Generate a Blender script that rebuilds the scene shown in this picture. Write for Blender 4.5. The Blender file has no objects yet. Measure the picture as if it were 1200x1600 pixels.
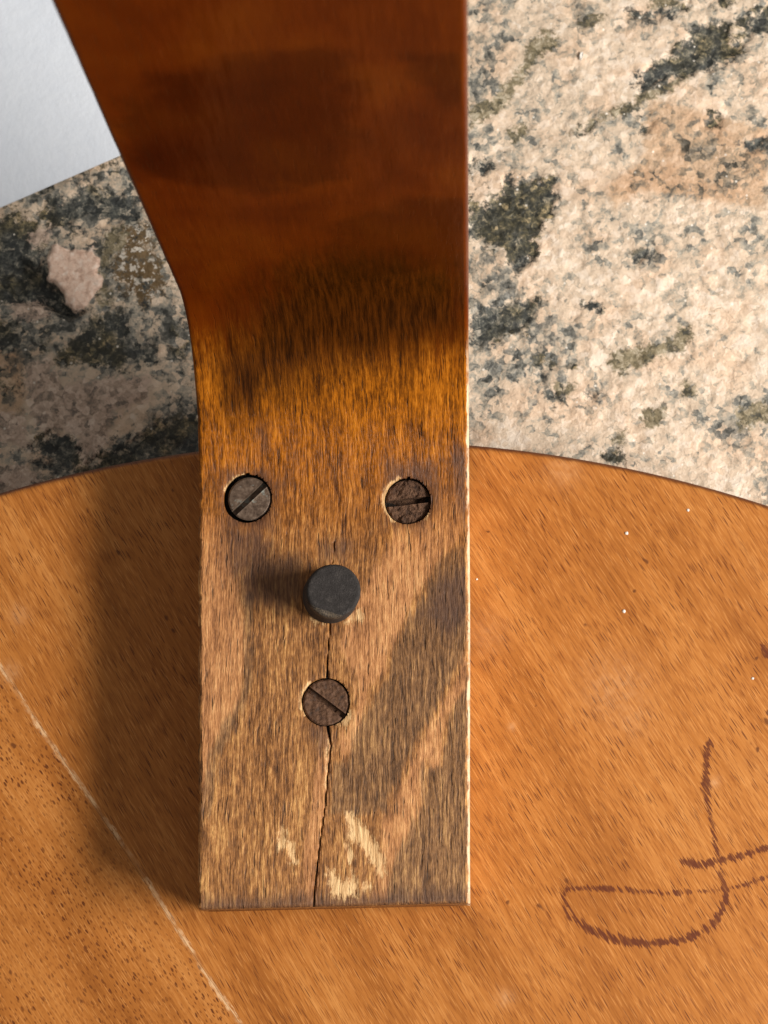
import bpy, bmesh, math, random
import numpy as np
from mathutils import Vector, Matrix, Euler

MM = 0.001
scene = bpy.context.scene
COL = scene.collection

# ------------------------------------------------------------------ camera
F_PX = 3000.0                                   # focal length in pixels of a 1200 x 1600 frame
CAM = np.array([0.0, 0.0, 335.0])               # mm, looking steeply down at the leg
_d = np.array([137.0, -690.0, -F_PX]); _d /= np.linalg.norm(_d)
_z = -_d
_x = np.array([1.0, 0, 0]) - _z[0] * _z; _x /= np.linalg.norm(_x)
_y = np.cross(_z, _x)
R_CAM = np.array([_x, _y, _z])                  # camera -> world
cam_data = bpy.data.cameras.new('camera')
cam = bpy.data.objects.new('camera', cam_data); COL.objects.link(cam)
m4 = Matrix.Identity(4)
for i in range(3):
    for j in range(3): m4[i][j] = R_CAM[i][j]
    m4[i][3] = CAM[i] * MM
cam.matrix_world = m4
cam_data.sensor_fit = 'VERTICAL'; cam_data.sensor_height = 24.0
cam_data.lens = 24.0 * F_PX / 1600.0
cam_data.clip_start = 0.01; cam_data.clip_end = 50
cam_data.dof.use_dof = True
cam_data.dof.focus_distance = 0.322
cam_data.dof.aperture_fstop = cam_data.lens / 1.5   # about 1.5 mm opening, a phone lens
scene.camera = cam

# ------------------------------------------------------------------ light
world = bpy.data.worlds.new('World'); scene.world = world; world.use_nodes = True
bg = world.node_tree.nodes['Background']
bg.inputs['Color'].default_value = (1.0, 0.94, 0.85, 1); bg.inputs['Strength'].default_value = 0.29
AZ, EL, DIST = math.radians(-14), math.radians(36), 0.75
ld = bpy.data.lights.new('window_light', 'AREA'); ld.shape = 'RECTANGLE'
ld.size = 0.42; ld.size_y = 0.135; ld.energy = 10.6; ld.color = (1.0, 0.94, 0.86)
lo = bpy.data.objects.new('window_light', ld); COL.objects.link(lo)
dirv = Vector((math.cos(AZ) * math.cos(EL), math.sin(AZ) * math.cos(EL), math.sin(EL)))
aim = Vector((-0.02, 0.06, 0.0))
lo.location = aim + dirv * DIST
lo.rotation_euler = (-dirv).to_track_quat('-Z', 'Y').to_euler()
scene.view_settings.view_transform = 'Standard'; scene.view_settings.look = 'None'
scene.view_settings.exposure = 0.0; scene.view_settings.gamma = 1.0

# ------------------------------------------------------------------ measures (mm)
LEG_T = 17.0            # thickness of the leg; its upper face lies at z = LEG_T
Y0, YB, RB = 7.5, 73.0, 30.0      # leg end, start of the bend, inner radius of the bend
LEG_H = 440.0
SEAT_C, SEAT_R, SEAT_T = (-21.5, -134.2), 225.0, 26.0
FLOOR = -26.2

def ray(px, py):
    return R_CAM @ np.array([px - 600.0, -(py - 800.0), -F_PX])
def on_plane(px, py, z):
    r = ray(px, py); t = (z - CAM[2]) / r[2]
    return (CAM + t * r)[:2]
def on_seat(p): return on_plane(p[0], p[1], 0.0)
def on_floor(p): return on_plane(p[0], p[1], FLOOR - 0.6)
def on_leg(p):
    """point of the photograph -> (across, along) on the leg's inner face"""
    x, y = on_plane(p[0], p[1], LEG_T)
    if y <= YB: return np.array([x, y - Y0])
    r = ray(*p); t = np.linspace(150, 420, 5400) / np.linalg.norm(r)
    q = CAM + t[:, None] * r
    w = np.where(q[:, 1] < YB, q[:, 2] - LEG_T,
        np.where(q[:, 2] > LEG_T + RB, YB + RB - q[:, 1],
                 RB - np.hypot(q[:, 1] - YB, q[:, 2] - LEG_T - RB)))
    k = int(np.argmax(w < 0)); a = q[k]
    if a[2] > LEG_T + RB: s = YB - Y0 + RB * math.pi / 2 + a[2] - LEG_T - RB
    else: s = YB - Y0 + RB * math.atan2(a[1] - YB, LEG_T + RB - a[2])
    return np.array([a[0], s])

# ------------------------------------------------------------------ numpy helpers
def hash2(ix, iy, seed):
    h = (ix.astype(np.int64) * 374761393 + iy.astype(np.int64) * 668265263 + seed * 1442695041) & 0xffffffff
    h = ((h ^ (h >> 13)) * 1274126177) & 0xffffffff
    h = h ^ (h >> 16)
    return (h & 0xffff) / 65535.0
def vnoise(x, y, seed=0):
    ix, iy = np.floor(x), np.floor(y); fx, fy = x - ix, y - iy
    fx = fx * fx * (3 - 2 * fx); fy = fy * fy * (3 - 2 * fy)
    a = hash2(ix, iy, seed); b = hash2(ix + 1, iy, seed); c = hash2(ix, iy + 1, seed); d = hash2(ix + 1, iy + 1, seed)
    return (a * (1 - fx) + b * fx) * (1 - fy) + (c * (1 - fx) + d * fx) * fy
def fbm(x, y, seed=0, oct=4, gain=0.5):
    s, a, t = 0, 1.0, 0
    for k in range(oct):
        s = s + a * vnoise(x * 2 ** k + 17.3 * k, y * 2 ** k + 9.1 * k, seed + k); t += a; a *= gain
    return s / t
def sd_poly(x, y, poly):
    """signed distance, positive inside"""
    P = np.asarray(poly, float); d = np.full(x.shape, 1e9); ins = np.zeros(x.shape, bool)
    for i in range(len(P)):
        a, b = P[i - 1], P[i]; e = b - a
        wx, wy = x - a[0], y - a[1]
        t = np.clip((wx * e[0] + wy * e[1]) / (e @ e + 1e-12), 0, 1)
        d = np.minimum(d, np.hypot(wx - t * e[0], wy - t * e[1]))
        c = (a[1] > y) != (b[1] > y)
        xi = a[0] + (y - a[1]) * e[0] / (e[1] if abs(e[1]) > 1e-9 else 1e-9)
        ins ^= c & (x < xi)
    return np.where(ins, d, -d)
def union(x, y, polys, conv):
    r = np.full(x.shape, -30.0)
    for p in polys: r = np.maximum(r, sd_poly(x, y, [conv(q) for q in p]))
    return r
def d_line(x, y, pts, conv):
    """distance to a polyline whose points may carry a half width (mm) as third number"""
    d = np.full(x.shape, 30.0)
    for a_, b_ in zip(pts[:-1], pts[1:]):
        a, b = conv(a_[:2]), conv(b_[:2]); e = b - a
        t = np.clip(((x - a[0]) * e[0] + (y - a[1]) * e[1]) / (e @ e + 1e-12), 0, 1)
        w = (a_[2] * (1 - t) + b_[2] * t) if len(a_) > 2 else 0
        d = np.minimum(d, np.hypot(x - a[0] - t * e[0], y - a[1] - t * e[1]) - w)
    return d
def sstep(x, a, b):
    t = np.clip((x - a) / (b - a), 0, 1); return t * t * (3 - 2 * t)

def mesh_obj(name, co, faces, mat, parent=None, attrs=None, smooth=True):
    me = bpy.data.meshes.new(name)
    if isinstance(faces, np.ndarray):
        nf, k = faces.shape
        me.vertices.add(len(co)); me.vertices.foreach_set('co', (np.asarray(co) * MM).astype(np.float32).ravel())
        me.loops.add(nf * k); me.loops.foreach_set('vertex_index', faces.astype(np.int32).ravel())
        me.polygons.add(nf); me.polygons.foreach_set('loop_start', (np.arange(nf) * k).astype(np.int32))
        me.update(calc_edges=True); me.validate()
    else:
        me.from_pydata([tuple(c * MM for c in v) for v in co], [], faces); me.update()
    if smooth: me.polygons.foreach_set('use_smooth', np.ones(len(me.polygons), bool))
    for k, v in (attrs or {}).items():
        if v.ndim == 2:
            a = me.attributes.new(k, 'FLOAT_VECTOR', 'POINT'); a.data.foreach_set('vector', v.astype(np.float32).ravel())
        else:
            a = me.attributes.new(k, 'FLOAT', 'POINT'); a.data.foreach_set('value', v.astype(np.float32).ravel())
    o = bpy.data.objects.new(name, me); COL.objects.link(o)
    me.materials.append(mat)
    if parent is not None: o.parent = parent
    return o
def grid_faces(nr, nc, wrap=False):
    i = np.arange(nr - 1)[:, None]; j = np.arange(nc if wrap else nc - 1)[None, :]
    a = i * nc + j; b = i * nc + (j + 1) % nc
    return np.stack([a, b, b + nc, a + nc], -1).reshape(-1, 4)

# ------------------------------------------------------------------ material helper
class Mat:
    def __init__(self, name):
        self.m = bpy.data.materials.new(name); self.m.use_nodes = True
        self.t = self.m.node_tree; self.n = self.t.nodes
        self.b = self.n['Principled BSDF']
    def put(self, sock, v):
        if isinstance(v, bpy.types.NodeSocket): self.t.links.new(v, sock)
        elif isinstance(v, tuple) and len(v) == 3 and sock.type == 'RGBA': sock.default_value = (*v, 1)
        else: sock.default_value = v
    def attr(self, name, vec=False):
        n = self.n.new('ShaderNodeAttribute'); n.attribute_name = name
        return n.outputs['Vector' if vec else 'Fac']
    def mm(self):
        n = self.n.new('ShaderNodeTexCoord'); return self.vmul(n.outputs['Object'], (1000.0, 1000.0, 1000.0))
    def vop(self, op, a, b):
        n = self.n.new('ShaderNodeVectorMath'); n.operation = op
        self.put(n.inputs[0], a); self.put(n.inputs[1], b); return n.outputs[0]
    def vmul(self, a, b): return self.vop('MULTIPLY', a, b)
    def vadd(self, a, b): return self.vop('ADD', a, b)
    def rot(self, v, ang):
        n = self.n.new('ShaderNodeVectorRotate'); n.rotation_type = 'Z_AXIS'
        self.put(n.inputs['Vector'], v); n.inputs['Angle'].default_value = ang; return n.outputs[0]
    def noise(self, v, scale=1.0, detail=3.0, rough=0.5, dist=0.0, color=False):
        n = self.n.new('ShaderNodeTexNoise'); self.put(n.inputs['Vector'], v)
        n.inputs['Scale'].default_value = scale; n.inputs['Detail'].default_value = detail
        n.inputs['Roughness'].default_value = rough; n.inputs['Distortion'].default_value = dist
        return n.outputs['Color' if color else 'Fac']
    def warp(self, v, scale, amt, detail=2.0):
        c = self.noise(v, scale, detail, color=True)
        return self.vadd(v, self.vmul(self.vop('SUBTRACT', c, (0.5, 0.5, 0.5)), (amt, amt, amt)))
    def vor(self, v, scale, out='Distance', feature='F1', rnd=1.0):
        n = self.n.new('ShaderNodeTexVoronoi'); n.feature = feature; self.put(n.inputs['Vector'], v)
        n.inputs['Scale'].default_value = scale; n.inputs['Randomness'].default_value = rnd
        return n.outputs[out]
    def chan(self, c, k=0):
        n = self.n.new('ShaderNodeSeparateColor'); self.put(n.inputs[0], c); return n.outputs[k]
    def op(self, o, a, b=0.0, c=0.0):
        n = self.n.new('ShaderNodeMath'); n.operation = o
        self.put(n.inputs[0], a); self.put(n.inputs[1], b); self.put(n.inputs[2], c); return n.outputs[0]
    def add(self, a, b): return self.op('ADD', a, b)
    def mul(self, a, b): return self.op('MULTIPLY', a, b)
    def jit(self, a, n, amt): return self.op('MULTIPLY_ADD', self.op('SUBTRACT', n, 0.5), amt, a)   # a + (n - .5) * amt
    def ss(self, x, lo, hi, t0=0.0, t1=1.0):
        n = self.n.new('ShaderNodeMapRange'); n.interpolation_type = 'SMOOTHSTEP'
        self.put(n.inputs['Value'], x)
        for k, v in (('From Min', lo), ('From Max', hi), ('To Min', t0), ('To Max', t1)): n.inputs[k].default_value = v
        return n.outputs['Result']
    def mix(self, f, a, b, mode='MIX'):
        n = self.n.new('ShaderNodeMix'); n.data_type = 'RGBA'; n.blend_type = mode
        self.put(n.inputs[0], f); self.put(n.inputs[6], a); self.put(n.inputs[7], b); return n.outputs[2]
    def ramp(self, x, stops, interp='LINEAR'):
        n = self.n.new('ShaderNodeValToRGB'); self.put(n.inputs[0], x); e = n.color_ramp.elements
        n.color_ramp.interpolation = interp
        while len(e) < len(stops): e.new(0.5)
        for k, (p, c) in zip(e, stops): k.position = p; k.color = (*c, 1)
        return n.outputs[0]
    def cmb(self, *pairs):
        v = 0.5
        for n, w in pairs: v = self.jit(v, n, w)
        return v
    def bump(self, h, strength, dist, normal=None):
        n = self.n.new('ShaderNodeBump'); self.put(n.inputs['Height'], h)
        n.inputs['Strength'].default_value = strength; n.inputs['Distance'].default_value = dist
        if normal is not None: self.t.links.new(normal, n.inputs['Normal'])
        return n.outputs[0]
    def out(self, color, rough=0.5, normal=None, spec=0.5, metal=0.0, coat=None, coat_rough=0.2):
        self.put(self.b.inputs['Base Color'], color); self.put(self.b.inputs['Roughness'], rough)
        self.put(self.b.inputs['Specular IOR Level'], spec); self.put(self.b.inputs['Metallic'], metal)
        if coat is not None:
            self.put(self.b.inputs['Coat Weight'], coat); self.put(self.b.inputs['Coat Roughness'], coat_rough)
        if normal is not None: self.t.links.new(normal, self.b.inputs['Normal'])
        return self.m

# ------------------------------------------------------------------ granite
def granite_mat():
    M = Mat('granite'); P = M.mm()
    P1 = M.warp(P, 0.95, 1.7, 2.0); P2 = M.warp(P, 0.3, 3.6, 3.0)
    c1 = M.vor(P1, 0.72, 'Color'); r1 = M.chan(c1, 0)
    c2 = M.vor(P2, 0.30, 'Color'); r2 = M.chan(c2, 1)
    nl = M.noise(P, 0.06, 3, 0.55); nf = M.noise(P1, 1.1, 4, 0.7)
    nb = M.noise(M.vmul(M.rot(P2, -0.45), (0.6, 1.5, 1.0)), 0.20, 5, 0.62)
    grey = M.attr('grey')
    t = M.add(M.cmb((r1, 0.33), (r2, 0.18), (nb, 0.82), (nf, 0.56), (nl, 0.4)), 0.115)
    t = M.op('MULTIPLY_ADD', M.ss(M.jit(grey, nb, 14.0), -4, 4), -0.18, t)
    base = M.ramp(t, [(0.20, (0.045, 0.047, 0.042)), (0.34, (0.17, 0.168, 0.15)), (0.45, (0.37, 0.335, 0.275)),
                      (0.55, (0.57, 0.455, 0.345)), (0.67, (0.67, 0.53, 0.40)), (0.84, (0.76, 0.65, 0.54))])
    pinkish = M.ss(M.noise(P, 0.11, 2), 0.45, 0.65)
    base = M.mix(M.mul(pinkish, 0.35), base, M.mix(1.0, base, (1.0, 0.80, 0.66), 'MULTIPLY'))
    # ochre-brown patches
    br = M.ss(M.jit(M.attr('brown'), nf, 3.5), -0.5, 1.2)
    base = M.mix(M.mul(br, 0.6), base, M.mix(1.0, base, (0.72, 0.54, 0.38), 'MULTIPLY'))
    # olive mica veins
    ol = M.ss(M.jit(M.attr('olive'), M.noise(P1, 0.6, 4, 0.7), 7.0), -0.6, 0.6)
    olc = M.ramp(M.cmb((nf, 0.9), (r1, 0.3), (nb, 0.5)), [(0.3, (0.045, 0.043, 0.032)), (0.45, (0.15, 0.125, 0.072)), (0.58, (0.25, 0.205, 0.125)), (0.72, (0.45, 0.39, 0.29))])
    base = M.mix(ol, base, olc)
    dn = M.noise(P1, 0.40, 6, 0.74)
    # white flecked brown
    fk = M.ss(M.jit(M.attr('fleck'), dn, 16.0), -0.8, 0.8)
    fkc = M.mix(M.ss(M.noise(M.warp(P, 1.4, 0.7, 2.0), 0.75, 4, 0.65), 0.52, 0.60), M.mix(nf, (0.03, 0.02, 0.008), (0.25, 0.155, 0.065)), (0.62, 0.57, 0.50))
    base = M.mix(fk, base, fkc)
    # biotite, plus shade painted into the hollow by the chip
    dk = M.ss(M.jit(M.attr('dark'), dn, 13.0), -0.9, 0.7)
    dkc = M.ramp(M.cmb((nf, 1.0), (r1, 0.28)), [(0.25, (0.014, 0.016, 0.016)), (0.45, (0.034, 0.038, 0.037)), (0.57, (0.10, 0.102, 0.088)), (0.67, (0.22, 0.205, 0.17)), (0.76, (0.48, 0.42, 0.34))])
    dkc = M.mix(M.ss(M.noise(P, 0.10, 2), 0.45, 0.62), dkc, M.mix(1.0, dkc, (1.0, 0.86, 0.58), 'MULTIPLY'))
    base = M.mix(dk, base, dkc)
    # scattered dark grains everywhere
    sp = M.ss(M.noise(M.warp(P, 0.8, 2.0), 0.30, 5, 0.72), 0.65, 0.70)
    base = M.mix(M.mul(sp, 0.7), base, M.mix(r1, (0.03, 0.033, 0.032), (0.17, 0.165, 0.14)))
    ro = M.ss(M.jit(M.attr('rose'), nf, 7.0), -0.6, 0.6)
    base = M.mix(M.mul(ro, 0.85), base, M.ramp(M.cmb((nf, 0.9), (r1, 0.3)), [(0.3, (0.16, 0.125, 0.10)), (0.46, (0.42, 0.31, 0.245)), (0.62, (0.62, 0.47, 0.38)), (0.75, (0.75, 0.62, 0.52))]))
    # pink feldspar chip
    pk = M.ss(M.jit(M.attr('pink'), nf, 1.2), -0.15, 0.25)
    base = M.mix(pk, base, M.ramp(M.noise(P1, 0.8, 4, 0.6), [(0.3, (0.52, 0.33, 0.25)), (0.5, (0.80, 0.58, 0.46)), (0.66, (0.88, 0.72, 0.62))]))
    # crystal glints
    g = M.ss(M.vor(P, 0.55), 0.16, 0.10); g = M.mul(g, M.ss(M.chan(M.vor(P, 0.55, 'Color'), 0), 0.80, 0.84))
    base = M.mix(M.mul(g, 0.75), base, (0.85, 0.8, 0.72))
    h = M.add(M.mul(M.noise(P1, 1.1, 5, 0.65), 0.6), M.add(M.mul(r1, 0.25), M.mul(M.noise(P2, 0.3, 3), 0.9)))
    nrm = M.bump(h, 0.6, 0.0009)
    return M.out(base, M.add(0.38, M.mul(r2, 0.3)), nrm, 0.45)

DARK = [
 [(1000,112),(1030,98),(1060,72),(1082,45),(1110,33),(1138,40),(1142,68),(1162,68),(1160,82),(1118,105),(1092,112),(1060,118),(1030,132),(1002,145),(996,128)],
 [(1152,28),(1172,22),(1200,8),(1230,0),(1230,38),(1195,46),(1160,58)],
 [(982,12),(1010,18),(1050,14),(1075,2),(1076,14),(1040,24),(1000,30),(980,24)],
 [(1112,-10),(1142,-10),(1138,12),(1122,14)],
 [(735,305),(752,318),(768,300),(785,302),(792,272),(808,285),(868,272),(872,308),(858,345),(846,362),(842,382),(815,425),(800,420),(790,400),(735,372)],
 [(735,480),(762,478),(800,472),(828,462),(842,472),(832,500),(812,520),(782,526),(735,545)],
 [(1000,190),(1000,205),(1010,208),(1018,190)],[(900,205),(922,196),(925,206),(905,212)],
 [(1162,226),(1176,218),(1196,212),(1197,226),(1180,238),(1166,238)],
 [(735,255),(755,248),(768,254),(755,272),(738,272)],
 [(1098,196),(1110,180),(1124,180),(1126,196),(1110,204)],
 [(905,474),(925,468),(938,474),(935,480),(912,480)],[(990,400),(1008,390),(1026,386),(1018,398),(996,408)],
 [(945,716),(955,706),(980,704),(985,716),(965,722)],[(922,616),(930,614),(932,624),(924,630)],
 [(838,566),(845,562),(890,566),(892,574),(848,570),(848,600),(880,625),(876,632),(842,600)],
 [(60,332),(80,318),(118,300),(140,296),(175,300),(215,312),(210,345),(170,348),(140,330),(110,352),(70,352)],
 [(-20,348),(30,336),(60,350),(50,380),(70,400),(80,430),(60,470),(-20,480)],
 [(85,552),(110,532),(130,510),(170,480),(200,488),(196,530),(205,560),(190,580),(160,572),(120,568),(92,566)],
 [(202,540),(240,532),(250,560),(240,566),(206,566)],[(258,545),(280,538),(288,555),(275,566),(260,560)],
 [(-20,508),(20,500),(40,530),(30,545),(-20,550)],
 [(44,700),(60,680),(90,678),(130,690),(126,710),(110,735),(80,742),(64,728),(72,718)],
 [(120,745),(155,708),(178,695),(230,668),(300,640),(330,690),(330,730),(200,740)],
]
OLIVE = [
 [(735,165),(775,150),(798,120),(815,108),(822,78),(828,62),(850,48),(868,52),(872,72),(858,86),(838,92),(825,110),(812,132),(800,150),(792,160),(778,176),(750,190),(735,200)],
 [(890,205),(910,196),(940,182),(960,168),(990,156),(1010,140),(1040,128),(1075,110),(1076,122),(1050,142),(1010,160),(980,178),(950,184),(915,202)],
 [(905,32),(920,24),(945,28),(925,44),(904,46)],[(1012,-10),(1060,-10),(1058,8),(1018,14)],
 [(952,566),(958,548),(990,540),(1030,536),(1050,528),(1058,510),(1074,506),(1082,524),(1070,545),(1040,556),(1006,570),(970,584)],
 [(862,600),(885,598),(898,606),(890,616),(870,622)],[(1000,652),(1015,634),(1040,636),(1038,658),(1020,668),(1002,664)],
 [(790,205),(820,195),(826,212),(800,220)],[(1150,640),(1190,630),(1215,650),(1160,672)],[(954,682),(975,676),(978,690),(960,692)],
 [(1060,600),(1082,592),(1086,612),(1068,622)],
 [(160,372),(178,352),(200,348),(206,372),(178,400),(164,440),(176,470),(158,486),(150,450)],
]
BROWN = [[(1010,150),(1200,200),(1200,330),(1080,310),(1000,300),(960,330),(945,290),(1000,250)],[(-10,480),(40,560),(40,680),(-10,640)]]
GREY = [[(735,-10),(800,-10),(790,60),(770,140),(735,150)],[(735,380),(800,420),(820,470),(900,520),(880,600),(735,660)],
 [(-20,320),(200,240),(310,470),(320,600),(240,585),(180,570),(120,590),(60,560),(-20,540)],[(-20,700),(60,720),(190,690),(260,620),(320,590),(320,760),(-20,790)],
 [(980,360),(1100,370),(1090,420),(990,420)],[(1080,640),(1200,600),(1200,700),(1100,680)],[(1050,200),(1200,240),(1200,300),(1090,300)]]
FLECK = [[(196,352),(230,352),(262,440),(250,462),(225,478),(200,460),(172,440),(180,400)]]
PINK = [[(76,404),(92,392),(116,390),(142,392),(150,405),(148,428),(154,446),(140,460),(132,480),(118,474),(104,462),(96,446),(80,432)]]
ROSE = [[(40,575),(75,560),(100,600),(180,590),(240,590),(230,625),(180,645),(165,695),(130,720),(120,680),(60,670),(45,640)],[(-10,640),(40,650),(45,700),(-10,690)],[(-10,735),(40,725),(60,745),(70,770),(-10,790)],[(45,365),(80,350),(75,375),(50,385)],[(20,470),(60,462),(80,490),(50,500),(20,495)]]
PIT = [[(-5,430),(30,405),(62,412),(76,432),(96,450),(104,466),(120,478),(134,486),(110,500),(60,480),(20,470)]]

def floor_coords():
    fx = np.concatenate([-np.geomspace(1600, 112, 26), np.arange(-108, 78, 0.45), np.geomspace(80, 1600, 26)])
    fy = np.concatenate([-np.geomspace(1600, 60, 22), np.arange(-40, 60, 8.0), np.arange(62, 205, 0.45), np.geomspace(207, 1600, 24)])
    return fx, fy
fx, fy = floor_coords()
GX, GY = np.meshgrid(fx, fy); gx, gy = GX.ravel(), GY.ravel()
near = (gx > -115) & (gx < 85) & (gy > 55) & (gy < 212)
def layer(polys):
    r = np.full(gx.shape, -30.0); r[near] = union(gx[near], gy[near], polys, on_floor); return r
A = {'dark': layer(DARK), 'olive': layer(OLIVE), 'brown': layer(BROWN), 'grey': layer(GREY), 'fleck': layer(FLECK), 'pink': layer(PINK), 'rose': layer(ROSE)}
pit = layer(PIT); chip = layer(PINK[:1])
# beyond the picture the same minerals go on
far = ~near
A['dark'][far] = (fbm(gx[far] * 0.03 + gy[far] * 0.02, gy[far] * 0.06 - gx[far] * 0.03, 5, 4) - 0.66) * 40
A['olive'][far] = (fbm(gx[far] * 0.03 + gy[far] * 0.02, gy[far] * 0.06 - gx[far] * 0.03, 15, 4) - 0.68) * 40
A['grey'][far] = (fbm(gx[far] * 0.02, gy[far] * 0.03, 25, 3) - 0.55) * 40
rel = -0.15 - 0.9 * fbm(gx * 0.09, gy * 0.12, 3, 5) - 0.55 * np.abs(fbm(gx * 0.3, gy * 0.3, 8, 4) - 0.5) * 2
rel -= 0.5 * sstep(A['dark'] + (fbm(gx * .5, gy * .5, 31, 3) - .5) * 4, -0.6, 0.8)
rel -= 3.4 * sstep(pit + (fbm(gx * .6, gy * .6, 41, 3) - .5) * 1.6, -0.6, 1.8)
chj = chip + (fbm(gx * .8, gy * .8, 51, 4) - .5) * 1.4 + (fbm(gx * .28, gy * .28, 55, 3) - .5) * 4.5
rel = np.where(chj > -0.35, np.maximum(rel, -2.4 + 2.7 * sstep(chj, -0.35, 0.55) - 0.3 * fbm(gx * .5, gy * .5, 61, 3)), rel)
under = np.hypot(gx - SEAT_C[0], gy - SEAT_C[1]) < SEAT_R + 2
rel = np.where(under, np.minimum(rel, -0.1), rel)
LEFT = [[(-30,300),(200,230),(330,470),(330,600),(180,575),(60,560),(60,640),(-30,600)],[(60,720),(190,680),(320,600),(320,790),(-30,800),(0,740)]]
A['dark'] = np.maximum(A['dark'], np.minimum(layer(LEFT), -0.9))
A['dark'] = np.maximum(A['dark'], np.minimum(layer(GREY[:2] + GREY[4:]), -2.9))
A['pink'] = np.maximum(chj, -30); A['dark'] = np.maximum(A['dark'], pit - 0.3)  # shade of the hollow painted in through the dark mask
granite = mesh_obj('granite_ground', np.c_[gx, gy, FLOOR + rel], grid_faces(len(fy), len(fx)), granite_mat(), None, A)
granite['kind'] = 'structure'
granite['label'] = 'rough grey and beige granite slab with dark mica patches'

# ------------------------------------------------------------------ stool
stool = bpy.data.objects.new('stool', None); COL.objects.link(stool)
stool.location = (SEAT_C[0] * MM, SEAT_C[1] * MM, (-SEAT_T) * MM); stool.empty_display_size = 0.05
stool['label'] = 'old round wooden stool turned upside down, one bent brown leg screwed to its orange seat'
stool['category'] = 'stool'
OFF = -np.array([SEAT_C[0], SEAT_C[1], -SEAT_T])

ROT = -0.07
def wood_mat(flecked):
    M = Mat('seat_wood_flecked' if flecked else 'seat_wood')
    st = M.attr('st', True)                       # x across the grain, y along it (mm)
    sd = 40.0 if flecked else 0.0
    st = M.vadd(st, (sd, sd * 3, 0.0))
    wob = M.rot(M.warp(st, 0.04, 0.8, 1.0), 0.0 if flecked else ROT)
    big = M.noise(M.vmul(wob, (0.10, 0.018, 1)), 1.0, 3, 0.55)
    mid = M.noise(M.vmul(wob, (0.55, 0.05, 1)), 1.0, 3, 0.6)
    fib = M.noise(M.vmul(wob, (2.8, 0.03, 1)), 1.0, 3, 0.6)
    fin = M.noise(M.vmul(wob, (6.5, 0.35, 1)), 1.0, 2, 0.6)
    t = M.cmb((big, 0.52), (mid, 0.30), (fib, 0.42), (fin, 0.10))
    col = M.ramp(t, [(0.25, (0.22, 0.066, 0.010)), (0.40, (0.32, 0.108, 0.018)), (0.53, (0.415, 0.150, 0.029)), (0.72, (0.54, 0.228, 0.058))])
    # open pores: short dark dashes along the grain
    def dashes(v, kx, ky, seed, r0, r1, keep):
        q = M.vmul(M.vadd(v, (seed * 7.3, seed * 3.1, 0.0)), (kx, ky, 0.0))
        n = M.n.new('ShaderNodeTexVoronoi'); n.voronoi_dimensions = '2D'; M.put(n.inputs['Vector'], q); n.inputs['Scale'].default_value = 1.0
        d = M.jit(n.outputs['Distance'], M.noise(q, 2.2, 2, 0.6), 0.12)
        return M.mul(M.ss(d, r1, r0), M.ss(M.chan(n.outputs['Color'], 1), 1 - keep - 0.15, 1 - keep + 0.15))
    if flecked:
        p1 = dashes(M.warp(wob, 0.5, 0.5), 0.95, 0.34, 1.0, 0.10, 0.20, 0.6)
        p2 = dashes(M.warp(wob, 0.5, 0.4), 1.9, 0.6, 2.0, 0.12, 0.26, 0.75)
        p3 = dashes(wob, 3.4, 0.6, 3.0, 0.14, 0.30, 0.7)
    else:
        p1 = dashes(wob, 1.5, 0.12, 1.0, 0.09, 0.15, 0.65)
        p2 = dashes(wob, 2.4, 0.17, 2.0, 0.11, 0.19, 0.8)
        p3 = dashes(wob, 3.0, 0.19, 3.0, 0.16, 0.27, 0.85)
    amt = M.ss(M.noise(st, 0.09, 3), 0.35, 0.65, 0.45, 1.0)
    lt = dashes(wob, 2.6, 0.16, 4.0, 0.12, 0.24, 0.8)
    col = M.mix(M.mul(lt, 0.42), col, (0.66, 0.30, 0.09))
    col = M.mix(M.mul(p3, 0.0 + (0.30 if flecked else 0.52)), col, (0.22, 0.060, 0.009))
    col = M.mix(M.mul(p2, M.mul(amt, 0.85)), col, (0.15, 0.040, 0.007))
    col = M.mix(M.mul(p1, M.mul(amt, 0.95)), col, (0.11, 0.028, 0.006))
    # a few dark flecks and dents
    v = M.vmul(M.warp(st, 0.3, 1.2), (0.20, 0.085, 1)); f = M.mul(M.ss(M.vor(v, 1.0), 0.10, 0.04), M.ss(M.chan(M.vor(v, 1.0, 'Color'), 0), 0.5, 0.55))
    col = M.mix(M.mul(f, 0.8), col, (0.10, 0.028, 0.008))
    mt = M.ss(M.noise(M.vmul(st, (0.9, 0.4, 1)), 1.0, 3, 0.6), 0.52, 0.68)
    col = M.mix(M.mul(mt, 0.2), col, M.mix(1.0, col, (0.62, 0.5, 0.42), 'MULTIPLY'))
    col = M.mix(M.mul(M.attr('scuff'), M.ss(M.noise(st, 0.8, 3), 0.3, 0.7, 0.4, 1.0)), col, (0.66, 0.36, 0.17))
    # darker grime near the joint on the flecked board / random blotches
    bl = M.ss(M.noise(M.vmul(st, (0.12, 0.07, 1)), 1.0, 4, 0.7), 0.56, 0.74)
    col = M.mix(M.mul(bl, 0.35), col, M.mix(1.0, col, (0.60, 0.5, 0.42), 'MULTIPLY'))
    # pale glue line of the joint
    jn = M.noise(M.vmul(st, (3.0, 0.6, 1)), 1.0, 3, 0.7)
    j = M.ss(M.jit(M.attr('joint'), jn, 1.7), 0.60, 0.05)
    j = M.mul(j, M.ss(M.noise(M.vmul(st, (0.0, 0.13, 1)), 1.0, 3, 0.7), 0.40, 0.60, 0.15, 1.0))
    col = M.mix(M.mul(j, 0.85), col, (0.72, 0.47, 0.26))
    # handwritten felt pen stroke, bled along the grain
    ink = M.attr('ink'); inn = M.noise(M.vmul(wob, (2.6, 0.15, 1)), 1.0, 2, 0.6)
    i = M.ss(M.jit(ink, inn, 3.0), 0.08, -0.22)
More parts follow.
